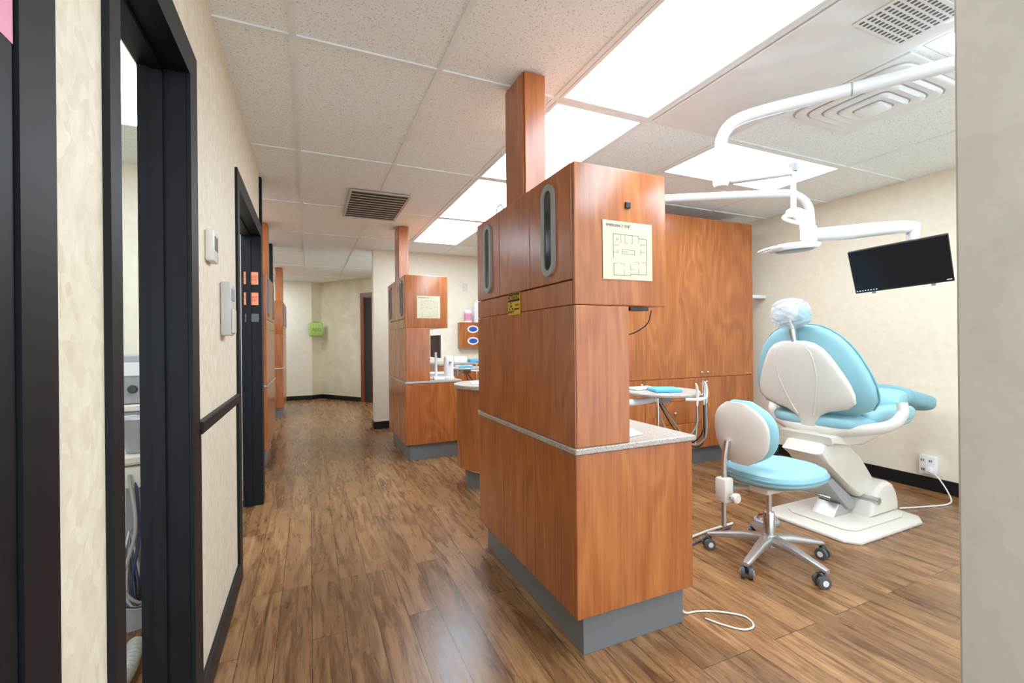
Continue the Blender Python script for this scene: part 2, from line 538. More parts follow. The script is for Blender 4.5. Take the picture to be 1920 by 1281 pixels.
# far end
struct(box('wall_far', (-3.2, 0.05), (10.3, 10.4), (0, H), M['wall_light'], bev=0))
struct(box('baseboard_far', (-3.1, 0.05), (10.286, 10.3), (0, 0.09), M['basebd'], bev=0))
A = V((0.05, 10.3)); B = V((0.24, 10.42)); Cc = V((0.24, 10.42)); D = V((1.55, 8.52))
def wallseg(n, a, b, z0, z1, mat, th=0.1, off=0.0):
    d = (b - a).normalized(); nn = V((-d.y, d.x))
    a2 = a - nn * off; b2 = b - nn * off
    pts = [a2, b2, b2 + nn * th, a2 + nn * th]
    return struct(prism(n, [(p.x, p.y) for p in pts], z0, z1, M[mat], smooth=False))
wallseg('wall_corner', A, B, 0, H, 'wall_faux')
wallseg('wall_angled', Cc, D, 0, H, 'wall_faux')
wallseg('baseboard_corner', A, B, 0, 0.09, 'basebd', 0.014, 0.014)
dd = (D - Cc).normalized()
wallseg('baseboard_angled', Cc, Cc + dd * 1.2, 0, 0.09, 'basebd', 0.014, 0.014)
fs = Cc + dd * 1.24
wallseg('trim_9', fs, fs + dd * 0.09, 0, 2.12, 'wood_door', 0.03, 0.03)['label'] = 'reddish brown door frame'
wallseg('trim_10', fs, fs + dd * 0.95, 2.06, 2.14, 'wood_door', 0.035, 0.035)['label'] = 'reddish brown door frame'
wallseg('door_2', fs + dd * 0.30, fs + dd * 0.9, 0.0, 2.05, 'wood_door', 0.02, 0.022)
wallseg('opening_shade', fs + dd * 0.09, fs + dd * 0.30, 0.0, 2.05, 'vent_dk', 0.004, 0.006)  # flat dark sheet painted as the unlit interior of the doorway

# ------------------------------------------------------------------ ceiling lights
def ceil_light(x0, x1, y0, y1, grp='recessed ceiling light panels'):
    e = empty('ceiling_light', ((x0 + x1) / 2, (y0 + y1) / 2, H), 'rectangular white fluorescent ceiling light panel', 'ceiling light', group=grp)
    hx, hy = (x1 - x0) / 2, (y1 - y0) / 2
    box('diffuser', (-hx + 0.02, hx - 0.02), (-hy + 0.02, hy - 0.02), (-0.006, -0.001), M['light'], e, bev=0)
    ring_plate('frame', [(-hx, -hy), (hx, -hy), (hx, hy), (-hx, hy)], [(-hx + 0.02, -hy + 0.02), (hx - 0.02, -hy + 0.02), (hx - 0.02, hy - 0.02), (-hx + 0.02, hy - 0.02)], -0.008, -0.001, M['grid'], e, 'xy')
for y in (0.83, 2.05, 3.27, 4.49):
    ceil_light(1.185, 1.765, y + 0.015, y + 1.205)
ceil_light(1.185, 1.765, -0.38, 0.815)  # out-of-frame panel, included for the light it gives
ceil_light(2.405, 3.595, 2.065, 2.645)
ceil_light(2.405, 3.595, 0.465, 1.055)
ceil_light(2.405, 3.595, 4.505, 5.085)
ceil_light(-1.255, -0.675, 2.06, 3.26)
ceil_light(-1.255, -0.675, 4.5, 5.7)
ceil_light(-1.255, -0.675, 7.0, 8.1)
ceil_light(-1.255, -0.675, 8.8, 9.9)  # unseen panel added to brighten the far hall
ceil_light(1.185, 1.765, 6.94, 8.14)  # added behind the partition, out of sight, to light the far end
ceil_light(-0.035, 0.545, -1.58, -0.40)  # unseen panel added behind the camera as fill light

struct(box('trim_12', (1.80, 2.375), (0.85, 2.035), (H - 0.014, H - 0.002), M['gloss'], bev=0.002), 'glossy white ceiling panel')
struct(box('trim_13', (1.80, 2.375), (-0.37, 0.81), (H - 0.014, H - 0.002), M['gloss'], bev=0.002), 'glossy white ceiling panel')
pv = empty('ceiling_vent', (2.13, 0.98, H - 0.015), 'perforated white ceiling vent plate', 'vent')
box('plate', (-0.16, 0.16), (-0.11, 0.11), (-0.004, 0), M['white'], pv, bev=0.001)
holes = []
for i in range(12):
    for j in range(7):
        cx = -0.138 + i * 0.025; cy = -0.087 + j * 0.029
        holes.append(((cx - 0.006, cx + 0.006), (cy - 0.009, cy + 0.009), (-0.0052, -0.0042)))
multibox('perforation', holes, M['dgrey'], pv)

rg = empty('air_return_grille', (0.56, 4.33, H - 0.008), 'dark louvered metal return air grille', 'vent')
box('backing', (-0.24, 0.24), (-0.41, 0.41), (-0.006, -0.001), M['vent_dk'], rg, bev=0)
ring_plate('frame', [(-0.25, -0.43), (0.25, -0.43), (0.25, 0.43), (-0.25, 0.43)], [(-0.23, -0.405), (0.23, -0.405), (0.23, 0.405), (-0.23, 0.405)], -0.010, -0.001, M['vent_slat'], rg, 'xy')
multibox('louvers', [((-0.23, 0.23), (-0.338 + i * 0.0745, -0.324 + i * 0.0745), (-0.0085, -0.0065)) for i in range(10)], M['vent_slat'], rg)

# four way diffuser
df = empty('air_diffuser', (2.72, 1.41, H - 0.001), 'square white stepped four-way air diffuser with rounded rings', 'vent')
box('backing', (-0.31, 0.31), (-0.31, 0.31), (-0.010, -0.001), M['grid'], df, bev=0.003)
def rsq(h, e=0.28, n=48):
    return [(h * math.copysign(abs(math.cos(2 * math.pi * (i + .5) / n)) ** e, math.cos(2 * math.pi * (i + .5) / n)), h * math.copysign(abs(math.sin(2 * math.pi * (i + .5) / n)) ** e, math.sin(2 * math.pi * (i + .5) / n))) for i in range(n)]
prof = [(0.275, -0.0101), (0.275, -0.020), (0.262, -0.026), (0.225, -0.020), (0.222, -0.030), (0.210, -0.036), (0.172, -0.028), (0.169, -0.040), (0.157, -0.046), (0.118, -0.037), (0.115, -0.050), (0.103, -0.056), (0.064, -0.046), (0.062, -0.060), (0.055, -0.064)]
loft('louver_ring', [[V((a, b, z)) for a, b in rsq(h)] for h, z in prof], M['grid'], df)
for h, z in ((0.231, -0.0214), (0.178, -0.0294), (0.124, -0.0384), (0.070, -0.0474)):  # grey rings put the shade between louver steps into the colour
    ring_plate('gap_shade', rsq(h), rsq(h - 0.009), z - 0.002, z + 0.001, M['grey'], df, 'xy')
ring_plate('gap_shade', rsq(0.283), rsq(0.277), -0.0125, -0.0101, M['vent_slat'], df, 'xy')

# ------------------------------------------------------------------ cabinet stations
def stadium(cy, cz, w, h, n=10):
    r = w / 2; pts = []
    for i in range(n + 1):
        a = math.pi * i / n
        pts.append((cy + r * math.cos(a), cz + h / 2 - r + r * math.sin(a)))
    for i in range(n + 1):
        a = math.pi + math.pi * i / n
        pts.append((cy + r * math.cos(a), cz - h / 2 + r + r * math.sin(a)))
    return pts

def station(X, Y, s):
    def bx(n, x, y, z, mat, par, bev=0.0025):
        return box(n, (s * x[0], s * x[1]), y, z, mat, par, bev)
    W = M['wood']
    b = empty('base_cabinet', (X, Y, 0), 'cherry wood base cabinet with recessed grey toe kick', 'cabinet', group='base cabinets of the stations')
    bx('body', (0.02, 0.56), (0.022, 1.044), (0.158, 0.762), W, b)
    bx('front_panel', (0.0, 0.565), (0.0, 0.02), (0.155, 0.763), W, b, 0.004)
    for (a, c) in ((0.0225, 0.338), (0.344, 0.688), (0.694, 1.046)):
        bx('door', (0.0, 0.018), (a, c), (0.155, 0.763), W, b, 0.003)
    bx('toe_kick', (0.042, 0.535), (0.028, 1.03), (0.0, 0.155), M['kick'], b, 0.002)
    ct = box('countertop', (s * -0.006, s * 0.578), (-0.008, 1.052), (0, 0.022), M['granite'], None, 0.004, loc=(X, Y, 0.765))
    tag(ct, 'thin speckled beige granite countertop on cherry base cabinet', 'countertop', 'countertops of the stations')
    t = empty('tall_cabinet', (X, Y, 0.788), 'cherry wood tower cabinet with overhanging upper doors', 'cabinet', group='tower cabinets of the stations')
    bx('body', (0.019, 0.244), (0.02, 1.044), (0, 0.53), W, t)
    bx('side_panel', (0.0, 0.018), (0.004, 1.046), (0.001, 0.53), W, t, 0.002)
    bx('front_panel', (0.004, 0.246), (0.0, 0.018), (0.0, 0.53), W, t, 0.004)
    bx('upper_body', (0.019, 0.43), (0.02, 1.044), (0.533, 1.058), W, t)
    bx('upper_front_panel', (0.0, 0.433), (-0.002, 0.018), (0.531, 1.06), W, t, 0.006)
    bx('valance', (0.0, 0.018), (0.02, 1.046), (0.532, 0.622), W, t, 0.002)
    for (a, c, win) in ((0.0195, 0.364, 0.187), (0.369, 0.713, None), (0.718, 1.046, 0.87)):
        d = bx('door', (-0.001, 0.018), (a, c), (0.627, 1.06), W, t, 0.003)
        if win:
            so = stadium(win, 0.842, 0.105, 0.37); si = stadium(win, 0.842, 0.066, 0.322)
            ring_plate('window_frame', so, si, s * -0.012, s * 0.002, M['grey'], d, 'yz')
            prism('window_glass', stadium(win, 0.842, 0.07, 0.326), s * -0.0055, s * -0.0015, M['glass_dk'], d, 'yz')
    return b, t

station(0.89, 1.43, 1)
station(0.865, 4.53, 1)
station(-0.37, 4.90, -1)
station(-0.38, 8.05, -1)

def post(x0, x1, y0, y1, z0):
    o = empty('wood_post', ((x0 + x1) / 2, (y0 + y1) / 2, z0), 'cherry wood square post rising to the ceiling', 'post', group='wood posts on the stations')
    hx, hy = (x1 - x0) / 2, (y1 - y0) / 2
    h = H - 0.009 - z0
    box('body', (-hx, hx), (-hy + 0.012, hy), (0, h), M['wood'], o, 0.002)
    box('front_cover', (-hx + 0.006, hx), (-hy, -hy + 0.0115), (0, h), M['wood'], o, 0.002)
    return o
post(0.91, 1.022, 1.885, 2.10, 1.85)
post(0.885, 0.997, 4.98, 5.20, 1.85)
post(-0.502, -0.39, 5.35, 5.57, 1.85)
post(-0.512, -0.40, 8.5, 8.72, 1.85)

tag(tube('cable', [(0.915, 2.14, 1.854), (0.925, 2.2, 1.90), (0.935, 2.28, 1.905), (0.95, 2.33, 1.854)], 0.003, M['blackp']), 'short thin black cable loop lying on cabinet top', 'cable')
tag(box('wall_sensor', (1.118, 1.142), (1.418, 1.4275), (1.695, 1.72), M['blackp'], None, 0.003), 'small black square sensor on cabinet front', 'sensor')

def exit_plan(X, Y, Z, sc=1.0):
    e = empty('evacuation_plan_sign', (X, Y, Z), 'cream acrylic emergency exit floor plan sign on cabinet front', 'sign', group='emergency exit plan signs')
    w, h = 0.118 * sc, 0.112 * sc
    box('backing', (-w, w), (-0.004, 0), (-h, h), M['paper'], e, 0.0015)
    text('lettering', 'EMERGENCY EXIT', 0.0145 * sc, M['ink'], e, (-0.045 * sc, -0.0046, h - 0.018 * sc), R_NY)
    L = []
    def seg(x0, z0, x1, z1, t=0.0009):
        a, b = sorted((x0, x1)); c, d = sorted((z0, z1))
        L.append((((a - t / 2) * sc, (b + t / 2) * sc), (-0.0048, -0.0041), ((c - t / 2) * sc, (d + t / 2) * sc)))
    for s_ in [(-.07, .062, .05, .062, .0014), (.05, .062, .05, .052, .0014), (.05, .052, .088, .052, .0014), (.088, .052, .088, -.088, .0014), (.088, -.088, .01, -.088, .0014),
              (.01, -.088, .01, -.095, .0014), (.01, -.095, -.068, -.095, .0014), (-.068, -.095, -.068, -.05, .0014), (-.07, -.03, -.07, .062, .0014),
              (-.035, .062, -.035, .03), (-.07, .02, -.045, .02), (-.015, .062, -.015, .03), (-.015, .03, .0, .03), (.012, .03, .02, .03), (.02, .03, .02, .062),
              (.05, .05, .05, .03), (.06, .03, .088, .03), (.06, .0, .088, .0), (.06, .03, .06, .02), (.06, .01, .06, -.01),
              (-.07, -.008, -.05, -.008), (-.05, -.008, -.05, .004), (-.03, .005, .03, .005), (-.03, -.012, .03, -.012), (-.03, .005, -.03, -.012), (.03, .005, .03, -.012),
              (-.03, -.0035, .0, -.0035), (.03, -.04, .05, -.04), (.065, -.04, .088, -.04), (.05, -.04, .05, -.05), (.05, -.065, .05, -.088),
              (-.068, -.05, -.05, -.05), (-.04, -.05, -.02, -.05), (-.02, -.05, -.02, -.06), (-.02, -.075, -.02, -.095), (.01, -.05, .01, -.07), (.01, -.07, .03, -.07),
              (-.055, .045, -.048, .045), (-.055, .038, -.048, .038), (-.055, .045, -.055, .038), (-.048, .045, -.048, .038)]:
        seg(*s_)
    multibox('floor_plan_drawing', L, M['ink'], e)
exit_plan(1.13, 1.4275, 1.53)
exit_plan(1.10, 4.5275, 1.53)

cs = empty('caution_sign', (0.888, 1.962, 1.362), 'yellow and black radiation caution sign on cabinet side', 'sign')
box('backing', (-0.003, 0), (-0.068, 0.068), (-0.052, 0.050), M['yellow'], cs, 0.0006)
box('header_band', (-0.0038, -0.003), (-0.066, 0.066), (0.010, 0.048), M['inkblack'], cs, 0)
text('lettering', 'CAUTION', 0.030, M['yellow'], cs, (-0.0044, 0, 0.029), R_NX)
text('lettering', 'X-RAY', 0.014, M['inkblack'], cs, (-0.0036, -0.035, -0.008), R_NX)
text('lettering', 'EQUIPMENT', 0.0115, M['inkblack'], cs, (-0.0036, -0.033, -0.027), R_NX)
tre = bmesh.new()
def wedge(cy, cz, a0, r0, r1):
    vs = []
    for k in range(5):
        a = a0 + k * math.radians(15); vs.append((cy - r1 * math.cos(a), cz + r1 * math.sin(a)))
    for k in range(4, -1, -1):
        a = a0 + k * math.radians(15); vs.append((cy - r0 * math.cos(a), cz + r0 * math.sin(a)))
    tre.faces.new([tre.verts.new((-0.0038, a, b)) for a, b in vs])
for cy, cz in ((0.049, -0.033), (0.015, -0.033), (0.032, -0.006)):
    for a0 in (60, 180, 300):
        wedge(cy, cz, math.radians(a0), 0.0035, 0.0145)
from_bm('radiation_symbol', tre, M['inkblack'], cs)

tag(prism('paper_sheet', [(1.16, 1.50), (1.27, 1.52), (1.31, 1.66), (1.17, 1.64)], 0.7885, 0.796, M['wpaper'], bev=0.002), 'folded white paper on granite countertop', 'paper')
tag(tube('cable', [(1.26, 1.445, 1.305), (1.25, 1.46, 1.25), (1.20, 1.50, 1.21), (1.16, 1.54, 1.22)], 0.0025, M['blackp']), 'thin black cable hanging under upper cabinet', 'cable')
tag(box('junction_box', (1.16, 1.25), (1.45, 1.50), (1.303, 1.317), M['blackp'], None, 0.002), 'flat black adapter under the upper cabinet', 'adapter')

# ------------------------------------------------------------------ curved cabinet
def rounded_end(cx, cy, r, x1, n=18):
    pts = []
    for i in range(n + 1):
        a = math.pi / 2 + math.pi * i / n
        pts.append((cx + r * math.cos(a), cy + r * math.sin(a)))
    pts.append((x1, cy - r)); pts.append((x1, cy + r))
    return pts
def curved_cab(cx, cy, x1):
    e = empty('curved_cabinet', (cx, cy, 0), 'cherry wood cabinet with rounded end and granite top', 'cabinet')
    prism('body', rounded_end(0, 0, 0.29, x1 - cx), 0.16, 0.80, M['wood'], e, 'xy')
    prism('toe_kick', rounded_end(0.01, 0, 0.235, x1 - cx), 0.0, 0.16, M['kick'], e, 'xy')
    ring_plate('kick_trim', rounded_end(0.01, 0, 0.240, x1 - cx), rounded_end(0.01, 0, 0.236, x1 - cx), 0.13, 0.145, M['chrome'], e, 'xy')
    c = prism('countertop', rounded_end(0, 0, 0.315, x1 - cx), 0.0, 0.03, M['granite'], None, 'xy', 0.006, loc=(cx, cy, 0.801))
    tag(c, 'rounded speckled granite countertop on curved cabinet', 'countertop')
curved_cab(1.40, 3.58, 1.99)
tag(prism('paper_pad', [(1.2, 3.5), (1.34, 3.46), (1.38, 3.62), (1.24, 3.66)], 0.8325, 0.84, M['wpaper'], bev=0.002), 'white paper pad on rounded countertop', 'paper')

# ------------------------------------------------------------------ rear storage cabinet
st = empty('storage_cabinet', (3.04, 3.2, 0), 'tall cherry wood storage cabinet wall with doors and drawers', 'cabinet')
W = M['wood']
x0, x1 = -1.02, 1.045
box('body', (x0, x1), (0.02, 0.55), (0.155, 2.32), W, st)
box('toe_kick', (x0 + 0.02, x1 - 0.02), (0.06, 0.53), (0, 0.154), M['kick'], st)
def knob(par, x, z):
    lathe('knob', [(0.004, 0), (0.005, 0.012), (0.012, 0.016), (0.013, 0.022), (0.008, 0.027), (0.0005, 0.028)], M['chrome'], par, (x, -0.0005, z), 20, (math.pi / 2, 0, 0))
for a, b, kx in ((-1.02, -0.315, None), (-0.313, 0.368, 0.33), (0.370, 1.045, 0.405)):
    d = box('door', (a, b), (0, 0.018), (0.825, 2.33), W, st, 0.0015)
    if kx: knob(d, kx, 0.87)
for a, b in ((0.340, 1.045), (-1.02, -0.33)):
    d = box('door', (a, b), (0, 0.018), (0.16, 0.820), W, st, 0.002)
    knob(d, a + 0.05 if a > 0 else b - 0.05, 0.78)
for z0, z1 in ((0.16, 0.40), (0.404, 0.61), (0.614, 0.820)):
    d = box('drawer', (-0.326, 0.336), (0, 0.018), (z0, z1), W, st, 0.002)
    knob(d, 0.0, (z0 + z1) / 2)

# ------------------------------------------------------------------ delivery tray
def tray(X, Y, Z, xa):
    e = empty('instrument_tray_table', (X, Y, Z), 'round granite instrument tray with handpiece holder and hoses', 'tray table', group='instrument tray tables')
    lathe('tray_top', [(0.001, 0), (0.20, 0), (0.213, 0.004), (0.215, 0.014), (0.21, 0.022), (0.001, 0.022)], M['granite'], e, seg=44)
    tube('support_arm', [(0, 0, -0.02), (-0.2, 0.02, -0.04), (xa - X, 0.03, -0.04)], 0.02, M['lamp_white'], e)
    lathe('pivot', [(0.045, -0.05), (0.05, -0.04), (0.05, -0.001), (0.001, -0.001)], M['grey'], e)
    tube('holder_bar', [(-0.02, -0.20, -0.008), (0.05, -0.225, -0.01), (0.12, -0.205, -0.01), (0.18, -0.16, -0.01), (0.215, -0.10, -0.01)], 0.010, M['lamp_white'], e)
    for i, (hx, hy) in enumerate([(0.04, -0.228), (0.105, -0.213), (0.165, -0.175), (0.208, -0.12)]):
        tube('handpiece', [(hx, hy, -0.045), (hx + 0.004, hy, 0.02), (hx - 0.004, hy - 0.004, 0.06), (hx - 0.016, hy - 0.008, 0.08)], 0.009, M['chrome'] if i % 2 else M['ivory'], e, radii=[0.006, 0.009, 0.007, 0.004])
        tube('hose', [(hx, hy, -0.045), (hx + 0.002, hy + 0.01, -0.16 - 0.04 * i), (hx - 0.04, hy + 0.08, -0.25 - 0.02 * i), (hx - 0.09, hy + 0.15, -0.18), (-0.02 + 0.01 * i, 0.02, -0.05)], 0.0045, M[('hose', 'blackp', 'hose', 'blackp')[i]], e)
    for lx, ly in ((-0.15, -0.13), (0.17, -0.10)):
        tube('drop_leg', [(lx, ly, -0.001), (lx, ly, -0.15), (lx - 0.01, ly + 0.01, -0.30)], 0.007, M['chrome'], e)
    n = prism('dental_napkin', [(-0.13, -0.10), (0.02, -0.14), (0.07, -0.02), (-0.07, 0.05)], 0.0, 0.020, M['blue'], None, 'xy', 0.006, loc=(X, Y, Z + 0.023))
    tag(n, 'folded light blue dental napkin on tray', 'napkin', 'blue napkins')
    return e
tray(1.91, 2.106, 0.862, 1.142)
tray(1.66, 5.02, 0.862, 1.12)
tag(box('instrument_packet', (1.76, 1.91), (2.16, 2.24), (0.886, 0.899), M['wpaper'], None, 0.004), 'white paper sterilisation packet on tray', 'packet')
tag(box('instrument_packet', (1.55, 1.75), (5.06, 5.14), (0.886, 0.90), M['wpaper'], None, 0.003), 'white paper sterilisation packet on tray', 'packet')

# supply counter along the partition
sp = empty('supply_cabinet', (2.3, 6.1, 0), 'low cherry wood supply cabinet against cream wall', 'cabinet')
box('body', (-0.75, 0.75), (-0.24, 0.28), (0.12, 0.86), W, sp)
box('toe_kick', (-0.73, 0.73), (-0.20, 0.26), (0, 0.119), M['kick'], sp)
for k in range(3):
    box('door', (-0.748 + k * 0.5, -0.252 + k * 0.5), (-0.26, -0.241), (0.125, 0.855), W, sp, 0.002)
tag(box('countertop', (1.54, 3.06), (5.83, 6.384), (0.862, 0.89), M['granite'], None, 0.004), 'speckled granite counter on low supply cabinet', 'countertop')
tag(box('tissue_box', (1.80, 1.98), (5.98, 6.1), (0.891, 0.97), M['wpaper'], None, 0.006), 'white cardboard supply box on granite counter', 'box')
tag(box('supply_pack', (2.02, 2.22), (5.92, 6.08), (0.891, 0.935), M['blue'], None, 0.012), 'light blue pack of dental bibs on counter', 'pack')
tag(box('supply_box', (2.26, 2.44), (6.0, 6.16), (0.891, 1.03), M['white'], None, 0.006), 'white plastic supply box on granite counter', 'box')

tag(tube('floor_hose', [(1.50, 1.75, 0.70), (1.52, 1.70, 0.45), (1.62, 1.62, 0.22), (1.63, 1.70, 0.06), (1.55, 1.85, 0.012), (1.48, 2.1, 0.012)], 0.007, M['hose']), 'grey rubber hose hanging to the floor', 'hose')
tag(tube('floor_cable', [(1.45, 1.50, 0.03), (1.47, 1.49, 0.008), (1.53, 1.48, 0.005), (1.61, 1.44, 0.005), (1.68, 1.37, 0.005), (1.66, 1.31, 0.005), (1.60, 1.31, 0.005), (1.55, 1.37, 0.005), (1.52, 1.43, 0.005)], 0.0035, M['hose_white']), 'thin white cable curling on the floor', 'cable')
tag(tube('floor_hose', [(1.50, 1.95, 0.010), (1.7, 1.98, 0.010), (1.95, 2.02, 0.010), (2.2, 2.06, 0.010), (2.45, 2.08, 0.010)], 0.007, M['hose_white']), 'cream rubber hose lying on the floor', 'hose')
tag(tube('floor_hose', [(1.50, 1.80, 0.006), (1.75, 1.90, 0.006), (2.05, 1.98, 0.006), (2.4, 2.05, 0.006)], 0.0045, M['hose_blue']), 'dark blue air hose lying on the floor', 'hose')

fp = empty('foot_control', (2.69, 2.02, 0), 'round grey foot control pedal on the floor', 'foot pedal')
lathe('base', [(0.001, 0), (0.075, 0), (0.075, 0.014), (0.066, 0.022), (0.001, 0.022)], M['grey'], fp)
lathe('dome', [(0.06, 0.0225), (0.052, 0.035), (0.03, 0.042), (0.001, 0.043)], M['chrome'], fp)

# ------------------------------------------------------------------ dental chair
ch = empty('dental_chair', (3.21, 1.90, 0), 'ivory dental treatment chair with aqua vinyl upholstery', 'dental chair', rotz=math.radians(2))
IV, AQ = M['ivory'], M['aqua']
prism('base_plate', [(-0.42, -0.26), (-0.36, -0.33), (0.30, -0.34), (0.40, -0.28), (0.44, 0.05), (0.38, 0.24), (-0.34, 0.26), (-0.41, 0.18)], 0, 0.022, IV, ch, 'xy', 0.009)
prism('base_riser', [(-0.28, -0.18), (-0.24, -0.24), (0.26, -0.25), (0.36, -0.21), (0.39, 0.04), (0.33, 0.18), (-0.24, 0.18), (-0.28, 0.12)], 0.0225, 0.034, IV, ch, 'xy', 0.007)
prism('base_housing', [(0.04, 0.0345), (0.06, 0.11), (0.10, 0.18), (0.14, 0.222), (0.19, 0.242), (0.25, 0.24), (0.30, 0.218), (0.34, 0.17), (0.365, 0.10), (0.37, 0.0345)], -0.19, 0.13, IV, ch, 'xz', 0.03, seg=4)
prism('lift_arm', [(-0.42, 0.48), (-0.36, 0.535), (-0.14, 0.55), (0.02, 0.42), (0.19, 0.26), (0.18, 0.17), (0.04, 0.15), (-0.14, 0.28), (-0.30, 0.40)], -0.13, 0.11, IV, ch, 'xz', 0.025, seg=3)
prism('lower_link', [(-0.26, 0.28), (-0.20, 0.30), (0.06, 0.11), (0.04, 0.065), (-0.02, 0.065)], -0.09, 0.08, M['grey'], ch, 'xz', 0.01)
prism('mechanism', [(-0.16, 0.0345), (0.03, 0.0345), (0.03, 0.10), (-0.10, 0.11)], -0.07, 0.07, M['alu'], ch, 'xz', 0.006)
cyl('pivot_shaft', (0.09, -0.205, 0.14), (0.09, 0.15, 0.14), 0.022, M['alu'], ch)
prism('under_seat_cover', [(-0.34, 0.535), (-0.36, 0.585), (0.34, 0.60), (0.30, 0.565), (0.0, 0.50), (-0.16, 0.52)], -0.17, 0.17, IV, ch, 'xz', 0.015)
box('recline_mechanism', (-0.30, -0.16), (-0.06, 0.06), (0.565, 0.65), IV, ch, 0.01)
blob('seat', (0.06, 0, 0.665), (0.37, 0.30, 0.062), AQ, ch, 0.45, 0.6)
blob('seat_bolster', (0.10, -0.25, 0.70), (0.28, 0.06, 0.055), AQ, ch, 0.7, 0.7)
blob('seat_bolster', (0.10, 0.25, 0.70), (0.28, 0.06, 0.055), AQ, ch, 0.7, 0.7)
rg_ = []
for i in range(13):
    t = i / 12
    rg_.append(sring((0.26 + 0.36 * t, 0, 0.745 + 0.03 * math.sin(t * 2)), (0, 1, 0), (0, 0, 1), 0.235 - 0.045 * t, 0.066 - 0.010 * t if 0 < i else 0.02, 30, 0.5))
loft('leg_rest', rg_, AQ, ch)
rg_ = []
nr = 80
for i in range(nr + 1):
    t = i / nr
    rib = 0.016 * abs(math.sin(math.pi * i / 8))
    k = 1.0 if i < nr - 2 else (0.8 if i < nr else 0.35)
    rg_.append(sring((0.44 + 0.49 * t, 0, 0.785 - 0.085 * t), (0, 1, 0), (0.2, 0, 1), ((0.216 - 0.05 * t) + rib * 0.8) * k, ((0.060 - 0.010 * t) + rib) * k, 30, 0.65))
loft('foot_cover', rg_, M['aqua_dk'], ch)['label'] = 'ribbed blue plastic foot cover'
def bxz(z): return -0.27 - (z - 0.6) * 0.30
rings = []
for z, w, t in [(0.585, 0.03, 0.02), (0.60, 0.06, 0.024), (0.66, 0.058, 0.026), (0.70, 0.075, 0.028), (0.735, 0.14, 0.03), (0.765, 0.25, 0.033), (0.80, 0.290, 0.036), (0.85, 0.294, 0.038), (0.91, 0.278, 0.04), (0.97, 0.252, 0.04), (1.03, 0.222, 0.038), (1.08, 0.194, 0.036), (1.12, 0.164, 0.032), (1.15, 0.126, 0.026), (1.165, 0.08, 0.018), (1.168, 0.03, 0.01)]:
    rings.append(sring((bxz(z), 0, z), (0, 1, 0), (1, 0, 0.3), w, t, 36, 0.7))
loft('back_shell', rings, IV, ch)
for s in (-1, 1):
    tube('shell_moulding', [(bxz(0.70) - 0.030, s * 0.05, 0.70), (bxz(0.80) - 0.036, s * 0.085, 0.80), (bxz(0.95) - 0.038, s * 0.12, 0.95), (bxz(1.08) - 0.032, s * 0.11, 1.08), (bxz(1.14) - 0.02, s * 0.07, 1.145)], 0.006, IV, ch)
cush = [(0.70, 0.12, 0.02), (0.72, 0.24, 0.045), (0.76, 0.325, 0.065), (0.82, 0.362, 0.078), (0.90, 0.362, 0.084), (0.98, 0.342, 0.082), (1.06, 0.312, 0.074), (1.13, 0.275, 0.066), (1.19, 0.228, 0.056), (1.235, 0.17, 0.046), (1.262, 0.11, 0.032), (1.272, 0.04, 0.012)]
loft('back_cushion', [sring((bxz(z) + 0.10, 0, z), (0, 1, 0), (1, 0, 0.3), w, t, 36, 0.66) for z, w, t in cush], AQ, ch)
seam = [(bxz(z) + 0.10, -w - 0.002, z) for z, w, t in cush[2:-1]] + [(bxz(1.275) + 0.10, 0, 1.275)] + [(bxz(z) + 0.10, w + 0.002, z) for z, w, t in cush[-2:1:-1]]
tube('cushion_seam', seam, 0.005, M['aqua_dk'], ch, k=3)
blob('headrest', (bxz(1.34) + 0.055, 0, 1.320), (0.045, 0.100, 0.060), AQ, ch, 0.7, 0.7)
blob('headrest_shell', (bxz(1.36) + 0.01, 0.005, 1.355), (0.034, 0.062, 0.055), M['white'], ch, 0.8, 0.85)
lathe('adjust_knob', [(0.03, 0), (0.036, 0.012), (0.03, 0.022), (0.001, 0.024)], M['vent_slat'], ch, (bxz(1.36) - 0.022, 0, 1.355), 24, (0, -math.pi / 2, 0))
tube('headrest_post', [(bxz(1.15) + 0.02, 0, 1.15), (bxz(1.3) + 0.02, 0, 1.32)], 0.018, M['chrome'], ch, k=1, flat=2.0)
blob('plastic_cover', (bxz(1.36) + 0.025, 0, 1.338), (0.084, 0.110, 0.098), M['plastic_wrap'], ch, 0.85, 0.85, nu=64, nv=36, wrinkle=0.08)
tube('arm_support', [(-0.04, -0.385, 0.80), (-0.05, -0.39, 0.73), (-0.12, -0.36, 0.665), (-0.23, -0.25, 0.63), (-0.27, -0.10, 0.605), (-0.27, 0.10, 0.605), (-0.23, 0.25, 0.63), (-0.12, 0.36, 0.665), (-0.05, 0.39, 0.73), (-0.04, 0.385, 0.80)], 0.026, IV, ch, flat=1.5, seg=16)

ol = empty('power_outlet', (4.366, 1.90, 0.20), 'white wall outlet with plugged-in adapter and cord', 'outlet')
box('housing', (-0.045, 0.013), (-0.052, 0.052), (-0.07, 0.07), M['white'], ol, 0.008)
multibox('socket', [((-0.047, -0.0445), (yy - 0.003, yy + 0.003), (zz - 0.009, zz + 0.009)) for yy in (-0.03, -0.018, 0.018, 0.03) for zz in (0.035,)] + [((-0.047, -0.0445), (yy - 0.003, yy + 0.003), (-0.044, -0.026)) for yy in (0.018, 0.03)], M['dgrey'], ol)
box('plug', (-0.085, -0.0455), (-0.044, -0.008), (-0.055, -0.012), M['white'], ol, 0.006)
tube('cord', [tuple(V(p) - V((4.366, 1.90, 0.20))) for p in ((4.285, 1.875, 0.165), (4.25, 1.80, 0.14), (4.22, 1.72, 0.03), (4.1, 1.68, 0.007), (3.9, 1.72, 0.007), (3.7, 1.78, 0.007))], 0.005, M['hose_white'], ol)

